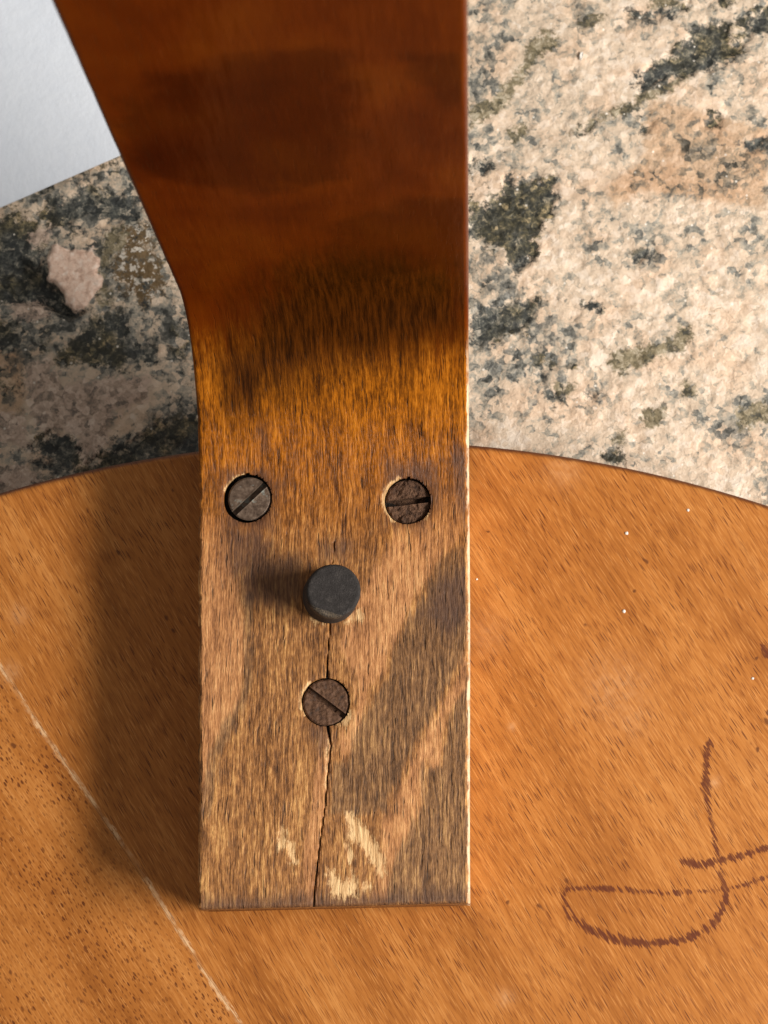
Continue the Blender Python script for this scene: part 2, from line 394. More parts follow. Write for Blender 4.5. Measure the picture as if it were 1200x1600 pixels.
    i = M.mul(i, M.ss(M.noise(M.vmul(wob, (2.8, 0.4, 1)), 1.0, 2, 0.6), 0.25, 0.55, 0.5, 0.94))
    col = M.mix(i, col, (0.10, 0.022, 0.008))
    # darker towards the rim
    rim = M.ss(M.jit(M.attr('rim'), M.noise(st, 0.5, 3), 0.6), 1.25, 0.45)
    col = M.mix(M.mul(rim, 0.85), col, (0.10, 0.026, 0.008))
    h = M.add(M.mul(p1, -1.0), M.add(M.mul(fib, 0.7), M.mul(fin, 0.4)))
    nrm = M.bump(h, 0.22, 0.0002)
    return M.out(col, M.add(0.42, M.mul(fib, 0.15)), nrm, 0.24)

g0, g1 = on_seat((0, 1040)), on_seat((375, 1600))
gd = (g1 - g0) / np.linalg.norm(g1 - g0); gn = np.array([-gd[1], gd[0]])
JOINT = [(-160, 800), (0, 1040), (64, 1140), (130, 1232), (215, 1352), (270, 1440), (330, 1535), (375, 1600), (520, 1815)]
INK = [[(1106,1163,.75),(1104,1185,.55),(1103,1215,.6),(1104,1245,.42),(1110,1275,.38),(1117,1320,.4),(1126,1360,.4),(1135,1392,.5),(1130,1420,.5),(1112,1448,.55),(1070,1468,.6),(1010,1475,.75),(960,1468,.8),(918,1452,.7),(890,1430,.45),(880,1400,.4),(886,1388,.4),(950,1388,.4),(1040,1396,.3),(1132,1390,.35),(1165,1382,.3),(1210,1366,.25)],
       [(1068,1346,.65),(1090,1352,.7),(1120,1346,.6),(1170,1334,.55),(1200,1324,.5),(1240,1305,.4)],
       [(1192,1005,.35),(1198,1022,.8),(1225,1030,1.0)]]

def seat_disc():
    ang = np.concatenate([np.arange(50, 130, 0.13), np.arange(130, 410, 4.0)])
    prof = []                                      # (radius, z) from the centre of the upper face to the lower face
    rr = np.concatenate([[0.02], np.arange(15, 110, 12), np.arange(112, SEAT_R - 2.0, 0.5)])
    prof += [(r, 0.0) for r in rr]
    for k in range(9):
        a = k / 8 * math.pi / 2; prof.append((SEAT_R - 1.8 + 1.8 * math.sin(a), -1.8 + 1.8 * math.cos(a)))
    prof += [(SEAT_R, -12.0)]
    for k in range(6):
        a = k / 5 * math.pi / 2; prof.append((SEAT_R - 3 + 3 * math.cos(a), -SEAT_T + 3 - 3 * math.sin(a)))
    prof += [(120, -SEAT_T), (0.02, -SEAT_T)]
    prof = np.array(prof); a = np.radians(ang)
    x = SEAT_C[0] + prof[:, 0:1] * np.cos(a); y = SEAT_C[1] + prof[:, 0:1] * np.sin(a)
    z = np.repeat(prof[:, 1:2], len(a), 1)
    x, y, z = x.ravel(), y.ravel(), z.ravel()
    z = z - np.where(z > -0.01, 0.10 * fbm(x * .05, y * .05, 71, 3), 0)
    co = np.c_[x, y, z]; f = grid_faces(len(prof), len(a), True)[:, ::-1]
    return co, f
def seat_attrs(x, y, z):
    rel = np.c_[x, y] - g0
    st = np.c_[rel @ gn, rel @ gd, z * 1.0]
    # the figure wanders a little
    ink = np.full(x.shape, 30.0); m = (x > -10) & (y > -30) & (y < 60) & (z > -1)
    for l in INK: ink[m] = np.minimum(ink[m], d_line(x[m], y[m], l, on_seat))
    joint = np.full(x.shape, 30.0); m = (x < 0) & (z > -1)
    joint[m] = d_line(x[m], y[m], JOINT, on_seat)
    rim = SEAT_R - np.hypot(x - SEAT_C[0], y - SEAT_C[1]) + 0.0
    rim = np.where(z < -1.5, 0.0, rim)
    sc = 0
    for (px, py, rad, a) in [(960, 1075, 6.0, .30), (985, 1120, 4.0, .25), (880, 735, 3.0, .35), (1118, 1222, .9, .6), (800, 1135, .7, .5), (790, 1560, 1.5, .4), (760, 990, 4, .2), (30, 960, 2.0, .3), (15, 1050, 1.6, .5)]:
        q = on_seat((px, py)); sc = np.maximum(sc, a * np.exp(-((x - q[0]) ** 2 + (y - q[1]) ** 2) / rad ** 2))
    return {'scuff': sc * (z > -1), 'st': st, 'ink': ink, 'joint': joint, 'rim': rim}
def make_boards():
    co, f = seat_disc()
    for side in (0, 1):
        bm = bmesh.new()
        vs = [bm.verts.new(tuple(c)) for c in co]
        for q in f: bm.faces.new([vs[i] for i in q])
        n = Vector((gn[0], gn[1], 0)) * (1 if side == 0 else -1)
        c = Vector((g0[0], g0[1], 0)) + n * 0.02
        bmesh.ops.bisect_plane(bm, geom=bm.verts[:] + bm.edges[:] + bm.faces[:], plane_co=c, plane_no=-n, clear_outer=True)
        ed = [e for e in bm.edges if e.is_boundary]
        bmesh.ops.holes_fill(bm, edges=ed, sides=0)
        bm.verts.ensure_lookup_table()
        xyz = np.array([v.co[:] for v in bm.verts])
        at = seat_attrs(xyz[:, 0], xyz[:, 1], xyz[:, 2])
        me = bpy.data.meshes.new('seat_board')
        for v in bm.verts: v.co = Vector(v.co) + Vector(OFF)
        bmesh.ops.scale(bm, vec=(MM, MM, MM), verts=bm.verts)
        bm.normal_update(); bm.to_mesh(me); bm.free()
        for k, v in at.items():
            if v.ndim == 2:
                a = me.attributes.new(k, 'FLOAT_VECTOR', 'POINT'); a.data.foreach_set('vector', v.astype(np.float32).ravel())
            else:
                a = me.attributes.new(k, 'FLOAT', 'POINT'); a.data.foreach_set('value', v.astype(np.float32))
        me.polygons.foreach_set('use_smooth', np.ones(len(me.polygons), bool))
        me.set_sharp_from_angle(angle=math.radians(40))
        me.materials.append(wood_mat(side == 1))
        o = bpy.data.objects.new('seat_board', me); COL.objects.link(o); o.parent = stool
        o['label'] = 'broad straight grained seat board with a pen scrawl' if side == 0 else 'seat board with short dark flecks'
        yield o
boards = list(make_boards())

# ------------------------------------------------------------------ leg
def leg_mat():
    M = Mat('worn_leg_wood'); st = M.attr('st', True)
    wob = M.warp(st, 0.12, 1.0)
    big = M.noise(M.vmul(wob, (0.22, 0.03, 1)), 1.0, 3, 0.6)
    fib = M.noise(M.vmul(wob, (1.7, 0.12, 1)), 1.0, 4, 0.68)
    fin = M.noise(M.vmul(wob, (3.6, 0.38, 1)), 1.0, 3, 0.65)
    dot = M.noise(M.vmul(wob, (1.5, 0.6, 1)), 1.0, 4, 0.72)
    t = M.add(M.cmb((big, 0.45), (fib, 0.70), (fin, 0.54), (dot, 0.44)), -0.02)
    light = M.ramp(t, [(0.25, (0.16, 0.066, 0.025)), (0.40, (0.35, 0.16, 0.062)), (0.52, (0.49, 0.24, 0.098)), (0.71, (0.68, 0.40, 0.18))])
    dark = M.ramp(t, [(0.25, (0.036, 0.017, 0.007)), (0.41, (0.102, 0.051, 0.022)), (0.54, (0.195, 0.102, 0.045)), (0.71, (0.40, 0.22, 0.09))])
    med = M.ramp(t, [(0.24, (0.046, 0.0165, 0.005)), (0.40, (0.165, 0.066, 0.019)), (0.53, (0.350, 0.152, 0.046)), (0.70, (0.67, 0.36, 0.125))])
    e = M.noise(M.vmul(wob, (1.3, 0.075, 1)), 1.0, 5, 0.7)
    warm = M.mul(M.ss(M.jit(M.attr('warm'), e, 5.5), -0.5, 0.5), 0.85)
    grey = M.ss(M.jit(M.attr('dark'), e, 5.5), -0.5, 0.5)
    col = M.mix(warm, med, M.mix(1.0, light, (1.04, 0.97, 0.92), 'MULTIPLY'))
    col = M.mix(M.mul(grey, 0.72), col, dark)
    # olive grime
    ogr = M.ss(M.noise(M.vmul(wob, (0.35, 0.09, 1)), 1.0, 4, 0.7), 0.5, 0.68)
    col = M.mix(M.mul(ogr, 0.15), col, M.mix(1.0, col, (0.80, 0.74, 0.5), 'MULTIPLY'))
    # varnish: amber, deepening to red-brown
    along = M.attr('along')
    aj = M.jit(along, M.noise(M.vmul(wob, (0.9, 0.09, 1)), 1.0, 4, 0.7), 16.0)
    amber = M.ramp(t, [(0.25, (0.060, 0.016, 0.0015)), (0.41, (0.18, 0.054, 0.003)), (0.54, (0.36, 0.110, 0.005)), (0.72, (0.54, 0.192, 0.016))])
    va = M.ss(aj, V_A0, V_A1)
    col = M.mix(va, col, amber)
    cloud = M.noise(M.vmul(st, (0.06, 0.05, 1)), 1.0, 3, 0.55)
    red = M.ramp(M.add(M.mul(cloud, 0.9), M.mul(fib, 0.10)), [(0.28, (0.068, 0.0095, 0.0006)), (0.5, (0.106, 0.0180, 0.0009)), (0.72, (0.14, 0.030, 0.0014))])
    col = M.mix(M.ss(aj, V_R0, V_R1), col, red)
    # dark stain at the bend, with its shade and reflections painted in
    sn = M.cmb((M.noise(M.vmul(wob, (0.8, 0.045, 1)), 1.0, 5, 0.72), 1.0), (M.noise(M.vmul(st, (0.22, 0.05, 1)), 1.0, 2, 0.6), 0.7))
    stn = M.ss(M.jit(M.attr('shade_stain'), sn, 15.0), -8.0, 6.0)
    col = M.mix(M.mul(stn, 0.97), col, M.mix(M.ss(fib, 0.3, 0.75), (0.012, 0.0034, 0.0005), (0.090, 0.024, 0.002)))
    st2 = M.ss(M.jit(M.attr('refl_tint'), M.noise(st, 0.11, 5, 0.6), 13.0), -2.6, 2.6)
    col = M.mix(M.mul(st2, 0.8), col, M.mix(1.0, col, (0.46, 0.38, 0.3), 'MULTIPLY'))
    sp = M.ss(M.jit(M.attr('smut_shade'), e, 6.0), -1.8, 1.8)
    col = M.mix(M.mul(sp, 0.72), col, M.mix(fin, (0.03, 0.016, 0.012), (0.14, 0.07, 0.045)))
    # open grain: black dashes
    p = M.ss(M.noise(M.vmul(wob, (2.7, 0.22, 1)), 1.0, 2, 0.5), 0.61, 0.72)
    col = M.mix(M.mul(p, M.ss(along, V_R1, V_R0, 0.12, 0.75)), col, (0.035, 0.017, 0.008))
    # chips down to pale wood, and the painted lit hole walls
    pale = M.ss(M.jit(M.attr('pale'), M.noise(M.vmul(wob, (1.5, 0.45, 1)), 1.0, 5, 0.8), 5.5), -0.3, 0.7)
    col = M.mix(M.mul(pale, 0.9), col, M.mix(M.ss(fib, 0.3, 0.7), (0.50, 0.27, 0.105), (0.90, 0.62, 0.32)))
    edge = M.jit(M.attr('edge'), M.noise(M.vmul(st, (1.0, 0.25, 1)), 1.0, 5, 0.75), 1.2)
    ed = M.mul(M.ss(edge, 0.14, -0.12), M.ss(M.noise(M.vmul(st, (0.0, 0.22, 0.3)), 1.0, 4, 0.7), 0.36, 0.52, 0.25, 1.0))
    col = M.mix(M.mul(ed, M.ss(aj, V_A1 + 22, V_A1 + 8)), col, M.mix(M.noise(M.vmul(st, (1.0, 0.5, 1)), 1.0, 3), (0.55, 0.33, 0.16), (0.88, 0.74, 0.55)))
    ck = M.ss(M.jit(M.attr('crack'), M.noise(M.vmul(st, (2, 0.8, 1)), 1.0, 3), 0.2), 0.06, -0.06)
    col = M.mix(ck, col, (0.010, 0.005, 0.003))
    hole = M.attr('hole'); col = M.mix(M.ss(hole, 0.1, 0.6), col, (0.012, 0.007, 0.004))
    raw = M.ss(aj, V_A1 + 10, V_A0 - 5)
    h = M.add(M.mul(p, -1.3), M.add(M.mul(fib, 1.0), M.add(M.mul(fin, 0.7), M.mul(dot, 0.5))))
    h = M.mul(h, M.ss(along, V_R1 + 4, V_R0 - 8, 0.08, 1.0))
    nrm = M.bump(h, 0.55, 0.0004)
    rough = M.add(0.30, M.mul(raw, 0.28))
    return M.out(col, rough, nrm, M.ss(along, V_A0 - 4, V_R0, 0.26, 0.08), coat=M.ss(along, V_A0, V_A1 + 10, 0.0, 0.07), coat_rough=0.14)

S_OF = lambda y: float(on_leg((520, y))[1])
V_A0, V_A1 = S_OF(930), S_OF(690)
V_R0, V_R1 = S_OF(610), S_OF(490)
SCREWS = [((387, 779), 4.15, 3.7), ((637, 783), 3.95, 3.78), ((509, 1097), 4.05, 3.86)]
WARM = [[(305,800),(352,810),(362,880),(376,960),(384,1000),(378,1085),(372,1115),(350,1140),(336,1165),(330,1210),(318,1260),(305,1290)],
        [(545,960),(640,800),(740,740),(740,820),(690,870),(648,930),(630,970),(612,1010),(600,1050),(580,1075),(568,1110),(562,1140),(552,1170),(538,1190),(530,1160),(560,1100),(556,1060),(530,1010)],
        [(740,960),(738,1070),(720,1085),(700,1120),(690,1165),(688,1200),(676,1202),(668,1190),(660,1245),(655,1275),(640,1305),(625,1330),(610,1360),(606,1405),(585,1405),(590,1340),(600,1290),(640,1200),(680,1120),(715,1060)],
        [(505,1150),(520,1150),(508,1260),(498,1330),(490,1415),(470,1415),(480,1300)]]
GREYB = [[(740,838),(700,862),(680,885),(664,930),(645,955),(632,975),(620,1010),(605,1060),(584,1085),(570,1120),(555,1150),(545,1195),(520,1190),(516,1270),(560,1275),(600,1265),(625,1215),(650,1160),(690,1090),(720,1030),(740,960)],
         [(740,1072),(715,1090),(698,1140),(692,1195),(675,1205),(664,1192),(660,1260),(640,1300),(625,1325),(612,1365),(607,1412),(745,1412)],
         [(384,930),(398,930),(392,1060),(380,1110),(360,1150),(340,1180),(332,1240),(318,1290),(325,1180),(350,1130),(375,1090),(385,1010)]]
PALE = [[(541,1268),(552,1268),(580,1305),(599,1338),(606,1366),(596,1372),(580,1350),(560,1318),(543,1310)],
        [(511,1356),(524,1358),(530,1372),(543,1378),(550,1360),(560,1384),(558,1402),(530,1404),(514,1396)],[(566,1380),(582,1380),(585,1391),(568,1394)],
        [(540,1318),(548,1318),(552,1345),(544,1350)],
        [(526,1130),(547,1110),(553,1122),(538,1138)],
        [(432,1300),(442,1290),(450,1296),(446,1320),(436,1330)],[(447,1310),(460,1318),(464,1345),(452,1350)],
        [(545,962),(562,952),(568,968),(556,974),(540,972)],[(486,966),(500,970),(505,976),(490,975)],[(524,1120),(545,1116),(540,1132),(526,1134)],
        [(512,1158),(516,1158),(510,1230),(507,1230)]]
SHADE_STAIN = [[(350,585),(366,545),(384,510),(410,470),(440,425),(520,405),(640,410),(735,430),(735,520),(700,525),(660,545),(600,560),(540,565),(480,575),(440,600),(400,625),(360,630)]]  # stain together with the bend's dimming, put into the colour
REFL_TINT = [[(185,165),(240,125),(330,92),(430,82),(545,84),(560,115),(540,160),(560,240),(500,290),(380,300),(300,290),(215,260)],  # arc-shaped reflection painted as darker varnish
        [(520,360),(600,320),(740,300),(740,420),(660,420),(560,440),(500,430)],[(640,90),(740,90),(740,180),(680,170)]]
SMUT_SHADE = [[(345,735),(420,730),(440,760),(425,830),(350,830)],[(600,720),(690,720),(690,790),(660,830),(600,820)],[(368,868),(470,870),(480,930),(440,955),(380,940)],[(480,1140),(512,1120),(520,1160),(505,1180)],[(300,1395),(330,1400),(740,1395),(740,1420),(300,1432)],[(352,825),(400,818),(425,850),(410,900),(362,905),(350,870)],[(500,850),(530,840),(548,848),(535,872),(505,875)],[(735,880),(690,900),(660,960),(700,990),(735,970)],  # smudges, plus the rubber stop's cast shadow painted to its left
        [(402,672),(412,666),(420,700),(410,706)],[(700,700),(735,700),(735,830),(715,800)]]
CRACK = [[(515,960,0.050),(515,985,0.080),(512,1020,0.070),(511,1045,0.150),(511,1060,0.300)],
         [(512,1136,0.300),(514,1148,0.175),(517,1165,0.100),(512,1210,0.100),(508,1260,0.080),(502,1300,0.075),(497,1340,0.110),(492,1385,0.120),(489,1424,0.130)],
         [(522,846,0.025),(520,880,0.050)]]

def leg_profile():
    flat = np.concatenate([[0.0, 0.12, 0.3, 0.55], np.arange(0.8, YB - Y0, 0.24)])
    n = int(RB * math.pi / 2 / 0.3)
    arc = YB - Y0 + np.linspace(0, 1, n, endpoint=False) * RB * math.pi / 2
    up0 = YB - Y0 + RB * math.pi / 2
    up = up0 + np.concatenate([np.arange(0, 110, 0.5), np.arange(111, LEG_H - LEG_T - RB, 6.0), [LEG_H - LEG_T - RB]])
    return np.concatenate([flat, arc, up])
def leg_point(s, w):
    """point at arc length s, depth w below the inner face: (y, z)"""
    L1 = YB - Y0; L2 = L1 + RB * math.pi / 2
    a = np.clip((s - L1) / RB, 0, math.pi / 2)
    r = RB + w
    y = np.where(s < L1, Y0 + s, np.where(s > L2, YB + r, YB + r * np.sin(a)))
    z = np.where(s < L1, LEG_T - w, np.where(s > L2, LEG_T + RB + (s - L2), LEG_T + RB - r * np.cos(a)))
    return y, z
def leg_sides(s):
    w = 44.3 + 1.7 * sstep(s, 0, 66)
    xr = -0.15 + 0.5 * sstep(s, 0, 60) + 0.25 * sstep(s, 60, 120)
    return xr - w - 0.3, xr
def make_leg():
    ss_ = leg_profile(); ns = len(ss_)
    B = 0.75
    # ring of (fraction, inset) : inner face, right side, outer face, left side
    uf = np.concatenate([np.linspace(0, 1, 190)])
    ring = [('t', u, 0.0) for u in uf]
    for k in range(1, 5):
        a = k / 4 * math.pi / 2; ring.append(('r', B - B * math.sin(a), B - B * math.cos(a)))
    for w in (3.0, 6.0, 10.0, 14.0): ring.append(('r', 0.0, w))
    for k in range(0, 5):
        a = k / 4 * math.pi / 2; ring.append(('r', B - B * math.cos(a), LEG_T - B + B * math.sin(a)))
    for u in np.linspace(1, 0, 12)[1:-1]: ring.append(('t', u, LEG_T))
    for k in range(0, 5):
        a = (4 - k) / 4 * math.pi / 2; ring.append(('l', B - B * math.cos(a), LEG_T - B + B * math.sin(a)))
    for w in (14.0, 10.0, 6.0, 3.0): ring.append(('l', 0.0, w))
    for k in range(0, 4):
        a = (4 - k) / 4 * math.pi / 2; ring.append(('l', B - B * math.sin(a), B - B * math.cos(a)))
    nr = len(ring)
    S = np.repeat(ss_[:, None], nr, 1); xl, xr = leg_sides(S)
    X = np.zeros((ns, nr)); W = np.zeros((ns, nr))
    for j, (k, a, w) in enumerate(ring):
        W[:, j] = w
        if k == 't': X[:, j] = xl[:, j] + B + a * (xr[:, j] - xl[:, j] - 2 * B)
        elif k == 'r': X[:, j] = xr[:, j] - a
        else: X[:, j] = xl[:, j] + a
    # knocks along the long edges
    for side, sg in (('r', -1.0), ('l', 1.0)):
        cols = [j for j, (k, a, w) in enumerate(ring) if k == side and w < 2.0]
        kn = np.maximum(0, fbm(ss_ * 0.28, ss_ * 0 + 7 * sg, 161, 5, 0.65) - 0.52) * 2.6 + 0.10 * (fbm(ss_ * 1.3, ss_ * 0, 171, 3) - .5)
        kn = np.clip(kn, -0.05, 0.45) * (1 - 0.9 * sstep(ss_, 60, 90))
        for j in cols: X[:, j] += sg * kn * 0.8
    # end arris
    k = np.clip(1 - S / 0.55, 0, 1) ** 2 * 0.5
    W = W + k * np.sign(LEG_T / 2 - W) * (np.abs(W - LEG_T / 2) > LEG_T / 2 - 1)
    top = np.zeros((ns, nr), bool); top[:, :len(uf)] = True
    hole = np.zeros((ns, nr)); U, SS = X.copy(), S.copy()
    for (p, hr, sr) in SCREWS:
        c = on_leg(p); dx, dy = X - c[0], S - c[1]; d = np.hypot(dx, dy) + 1e-9
        wob = hr + 0.10 * (fbm(np.arctan2(dy, dx) * 1.4 + 9, d * 0 + c[0], 81, 3) - .5) * 2
        hstep = 0.25
        inside = top & (d < wob)
        snap_in = inside & (d > wob - hstep); snap_out = top & (d >= wob) & (d < wob + hstep)
        f = np.where(snap_in, (wob - 0.03) / d, np.where(snap_out, (wob + 0.03) / d, 1.0))
        X = c[0] + dx * f; S = c[1] + dy * f
        hole = np.maximum(hole, np.where(inside, 1.0, 0.0))
        W = W + np.where(inside, 2.6, 0.0)
        rimd = np.where(top, d - wob, 9)
        W = W + np.where((rimd >= 0) & (rimd < 1.0), 0.22 * (1 - rimd) ** 2, 0)
    u, s = X.ravel(), S.ravel(); tp = top.ravel(); vis = tp & (s < 235)
    def lay(polys):
        r = np.full(u.shape, -30.0); r[vis] = union(u[vis], s[vis], polys, on_leg); return r
    crack = np.full(u.shape, 30.0); m = vis & (s < 75)
    for l in CRACK: crack[m] = np.minimum(crack[m], d_line(u[m], s[m], l, on_leg))
    endf = (~tp) & (s < 1.0) & (np.abs(u + 23.6) < 0.5)
    W = W + (0.7 * sstep(-crack, -0.10, 0.10)).reshape(ns, nr)
    # surface unevenness of worn wood
    W = W + np.where(top, 0.16 * (fbm(X * .25, S * .06, 91, 3) - .5) + 0.05 * (fbm(X * 2.0, S * .25, 92, 3) - .5), 0)
    pale = lay(PALE)
    W = W + np.where(top, 0.12, 0) * sstep(pale, -0.2, 0.4).reshape(ns, nr)
    # pale broken wood round the screw holes, their lit walls painted in
    for (p, hr, sr), (a0, a1, th) in zip(SCREWS, [(95, 165, .16), (105, 240, .36), (125, 215, .32)]):
        c = on_leg(p); d = np.hypot(u - c[0], s - c[1]); an = np.degrees(np.arctan2(s - c[1], u - c[0])) % 360
        pr = th + 0.04 - np.abs(d - hr - 0.04); pr = np.where((an > a0) & (an < a1) & tp, pr * 2.2, -9)
        pale = np.maximum(pale, pr)
    c = on_leg(SCREWS[1][0]); d = np.hypot(u - c[0], s - c[1]); an = np.degrees(np.arctan2(s - c[1], u - c[0])) % 360
    pale = np.maximum(pale, np.where((an > 300) & (an < 335) & tp, (0.2 - np.abs(d - 4.1)) * 2.2, -9))
    xl_, xr_ = leg_sides(s)
    edge = np.where(u > (xl_ + xr_) / 2, xr_ - 0.35 - u, 3.0)
    edge = np.where(tp | (u > xr_ - 1), edge, 3.0)
    edge_l = np.where(u < (xl_ + xr_) / 2, u - xl_ - 0.2, 3.0) + 0.35
    edge = np.minimum(edge, np.where(u < (xl_ + xr_) / 2, edge_l, 9))
    y, z = leg_point(S.ravel(), W.ravel())
    # the end is cut a touch out of square
    y = y + (u + 22) / 45 * 1.0 * np.clip(1 - s / 20, 0, 1)
    co = np.c_[u, y, z] + OFF
    ff = grid_faces(ns, nr, True)
    me_attrs = {'st': np.c_[u, s, W.ravel()], 'warm': lay(WARM), 'dark': lay(GREYB), 'pale': pale, 'shade_stain': lay(SHADE_STAIN), 'refl_tint': lay(REFL_TINT),
                'smut_shade': lay(SMUT_SHADE), 'crack': crack, 'edge': edge, 'hole': hole.ravel(), 'along': s}
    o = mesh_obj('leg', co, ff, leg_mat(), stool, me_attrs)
    # end caps
    bm = bmesh.new(); bm.from_mesh(o.data); bm.verts.ensure_lookup_table()
    bm.faces.new([bm.verts[i] for i in range(nr)]); bm.faces.new([bm.verts[(ns - 1) * nr + i] for i in range(nr)][::-1])
    bmesh.ops.recalc_face_normals(bm, faces=bm.faces)
    bm.to_mesh(o.data); bm.free()
    o.data.set_sharp_from_angle(angle=math.radians(50))
    o['label'] = 'bent brown leg, varnished above and worn bare where it is screwed down'
    return o
leg = make_leg()

# ------------------------------------------------------------------ screws and rubber stop
def iron_mat(name, rust, dirt):
    M = Mat(name); P = M.mm()
    n1 = M.noise(P, 0.7, 5, 0.7); n2 = M.noise(P, 1.5, 5, 0.65)
    c = M.ramp(M.add(M.mul(n1, 0.8), M.mul(n2, 0.2)), [(0.32, (0.035, 0.021, 0.014)), (0.5, (0.11, 0.074, 0.052)), (0.66, (0.22, 0.165, 0.125))])
    r = M.ramp(M.add(M.mul(n1, 0.6), M.mul(n2, 0.4)), [(0.32, (0.018, 0.008, 0.005)), (0.5, (0.090, 0.042, 0.021)), (0.72, (0.19, 0.10, 0.055))])
    c = M.mix(M.mul(M.ss(n1, 0.62 - rust * 0.4, 0.78 - rust * 0.4), 0.95), c, r)
    if rust < 0.3: c = M.mix(M.ss(M.noise(P, 0.55, 3, 0.6), 0.58, 0.68), c, (0.21, 0.215, 0.19))
    nrm = M.bump(M.add(n2, M.mul(M.noise(P, 4.0, 3), dirt)), 0.4 + 0.5 * dirt, 0.00018 + 0.0003 * dirt)
    return M.out(c, M.add(0.42 + 0.2 * rust, M.mul(n2, 0.2)), nrm, 0.3, metal=0.3 * (1 - rust))

def leg_frame(p):
    c = on_leg(p); y, z = leg_point(np.array(c[1]), np.array(0.0))
    t = max(0.0, (c[1] - (YB - Y0)) / RB)
    return np.array([c[0], float(y), float(z)]), t
def make_screw(idx, slot_deg, slot_w, depth, rough_amp, mat, label, slot_depth=1.2, fill=0.0):
    p, hr, r = SCREWS[idx]
    c, tilt = leg_frame(p); c = c + np.array([0.28 if idx == 0 else 0.0, 0, 0])
    hw = slot_w / 2
    vrow = np.concatenate([-r * np.cos(np.linspace(0, 1, 30) * math.acos(hw / r))[:-1] if False else np.linspace(-r * 0.999, -hw - 0.02, 34),
                           [-hw, -hw + 0.03], np.linspace(-hw + 0.05, hw - 0.05, 7), [hw - 0.03, hw], np.linspace(hw + 0.02, r * 0.999, 34)])
    tc = np.linspace(-1, 1, 60)
    V = np.repeat(vrow[:, None], 60, 1); Xq = tc[None, :] * np.sqrt(np.maximum(r * r - V * V, 0.0004))
    d = np.hypot(Xq, V)
    slot = (np.abs(V) < hw - 0.015)
    z = -0.22 * sstep(d, r - 0.30, r) + rough_amp * (fbm(Xq * 1.6 + 5 * idx, V * 1.6, 101 + idx, 4) - 0.5)
    z += rough_amp * 0.9 * (fbm(Xq * .55 + 3 * idx, V * .55, 121 + idx, 3) - 0.5)
    z += 0.06 * np.exp(-((np.abs(V) - hw) / 0.12) ** 2)
    fl = slot_depth * (1 - fill * sstep(fbm(Xq * .7, V * .7, 111 + idx, 3), 0.42, 0.62))
    z = np.where(slot, -fl, z)
    n0, n1 = V.shape
    co = np.c_[Xq.ravel(), V.ravel(), z.ravel()]; f = grid_faces(n0, n1)
    # skirt
    border = list(range(n1)) + [i * n1 + n1 - 1 for i in range(1, n0)] + [(n0 - 1) * n1 + j for j in range(n1 - 2, -1, -1)] + [i * n1 for i in range(n0 - 2, 0, -1)]
    k = len(co); low = co[border].copy(); low[:, 2] = -2.2; co = np.r_[co, low]
    nb = len(border); sk = np.array([[border[i], k + i, k + (i + 1) % nb, border[(i + 1) % nb]] for i in range(nb)])
    f = np.r_[f, sk]
    o = mesh_obj('screw', co, f, mat, leg)
    o.data.set_sharp_from_angle(angle=math.radians(45))
    mt = Matrix.Translation(Vector((c + OFF) * MM)) @ Matrix.Rotation(tilt, 4, 'X') @ Matrix.Translation((0, 0, -depth * MM)) @ Matrix.Rotation(math.radians(slot_deg), 4, 'Z')
    o.matrix_local = mt; o['label'] = label
    return o
make_screw(0, 43, 1.05, 0.35, 0.05, iron_mat('clean_screw_steel', 0.15, 0.0), 'clean grey slotted screw')
make_screw(1, 6, 1.1, 0.75, 0.7, iron_mat('crusted_screw_steel', 0.95, 0.9), 'dark crusted screw sunk deep in its hole', 1.9, 0.15)
make_screw(2, -37, 0.9, 0.4, 0.3, iron_mat('rusty_screw_steel', 0.85, 0.35), 'brown rusty slotted screw on the crack', 1.1, 0.25)

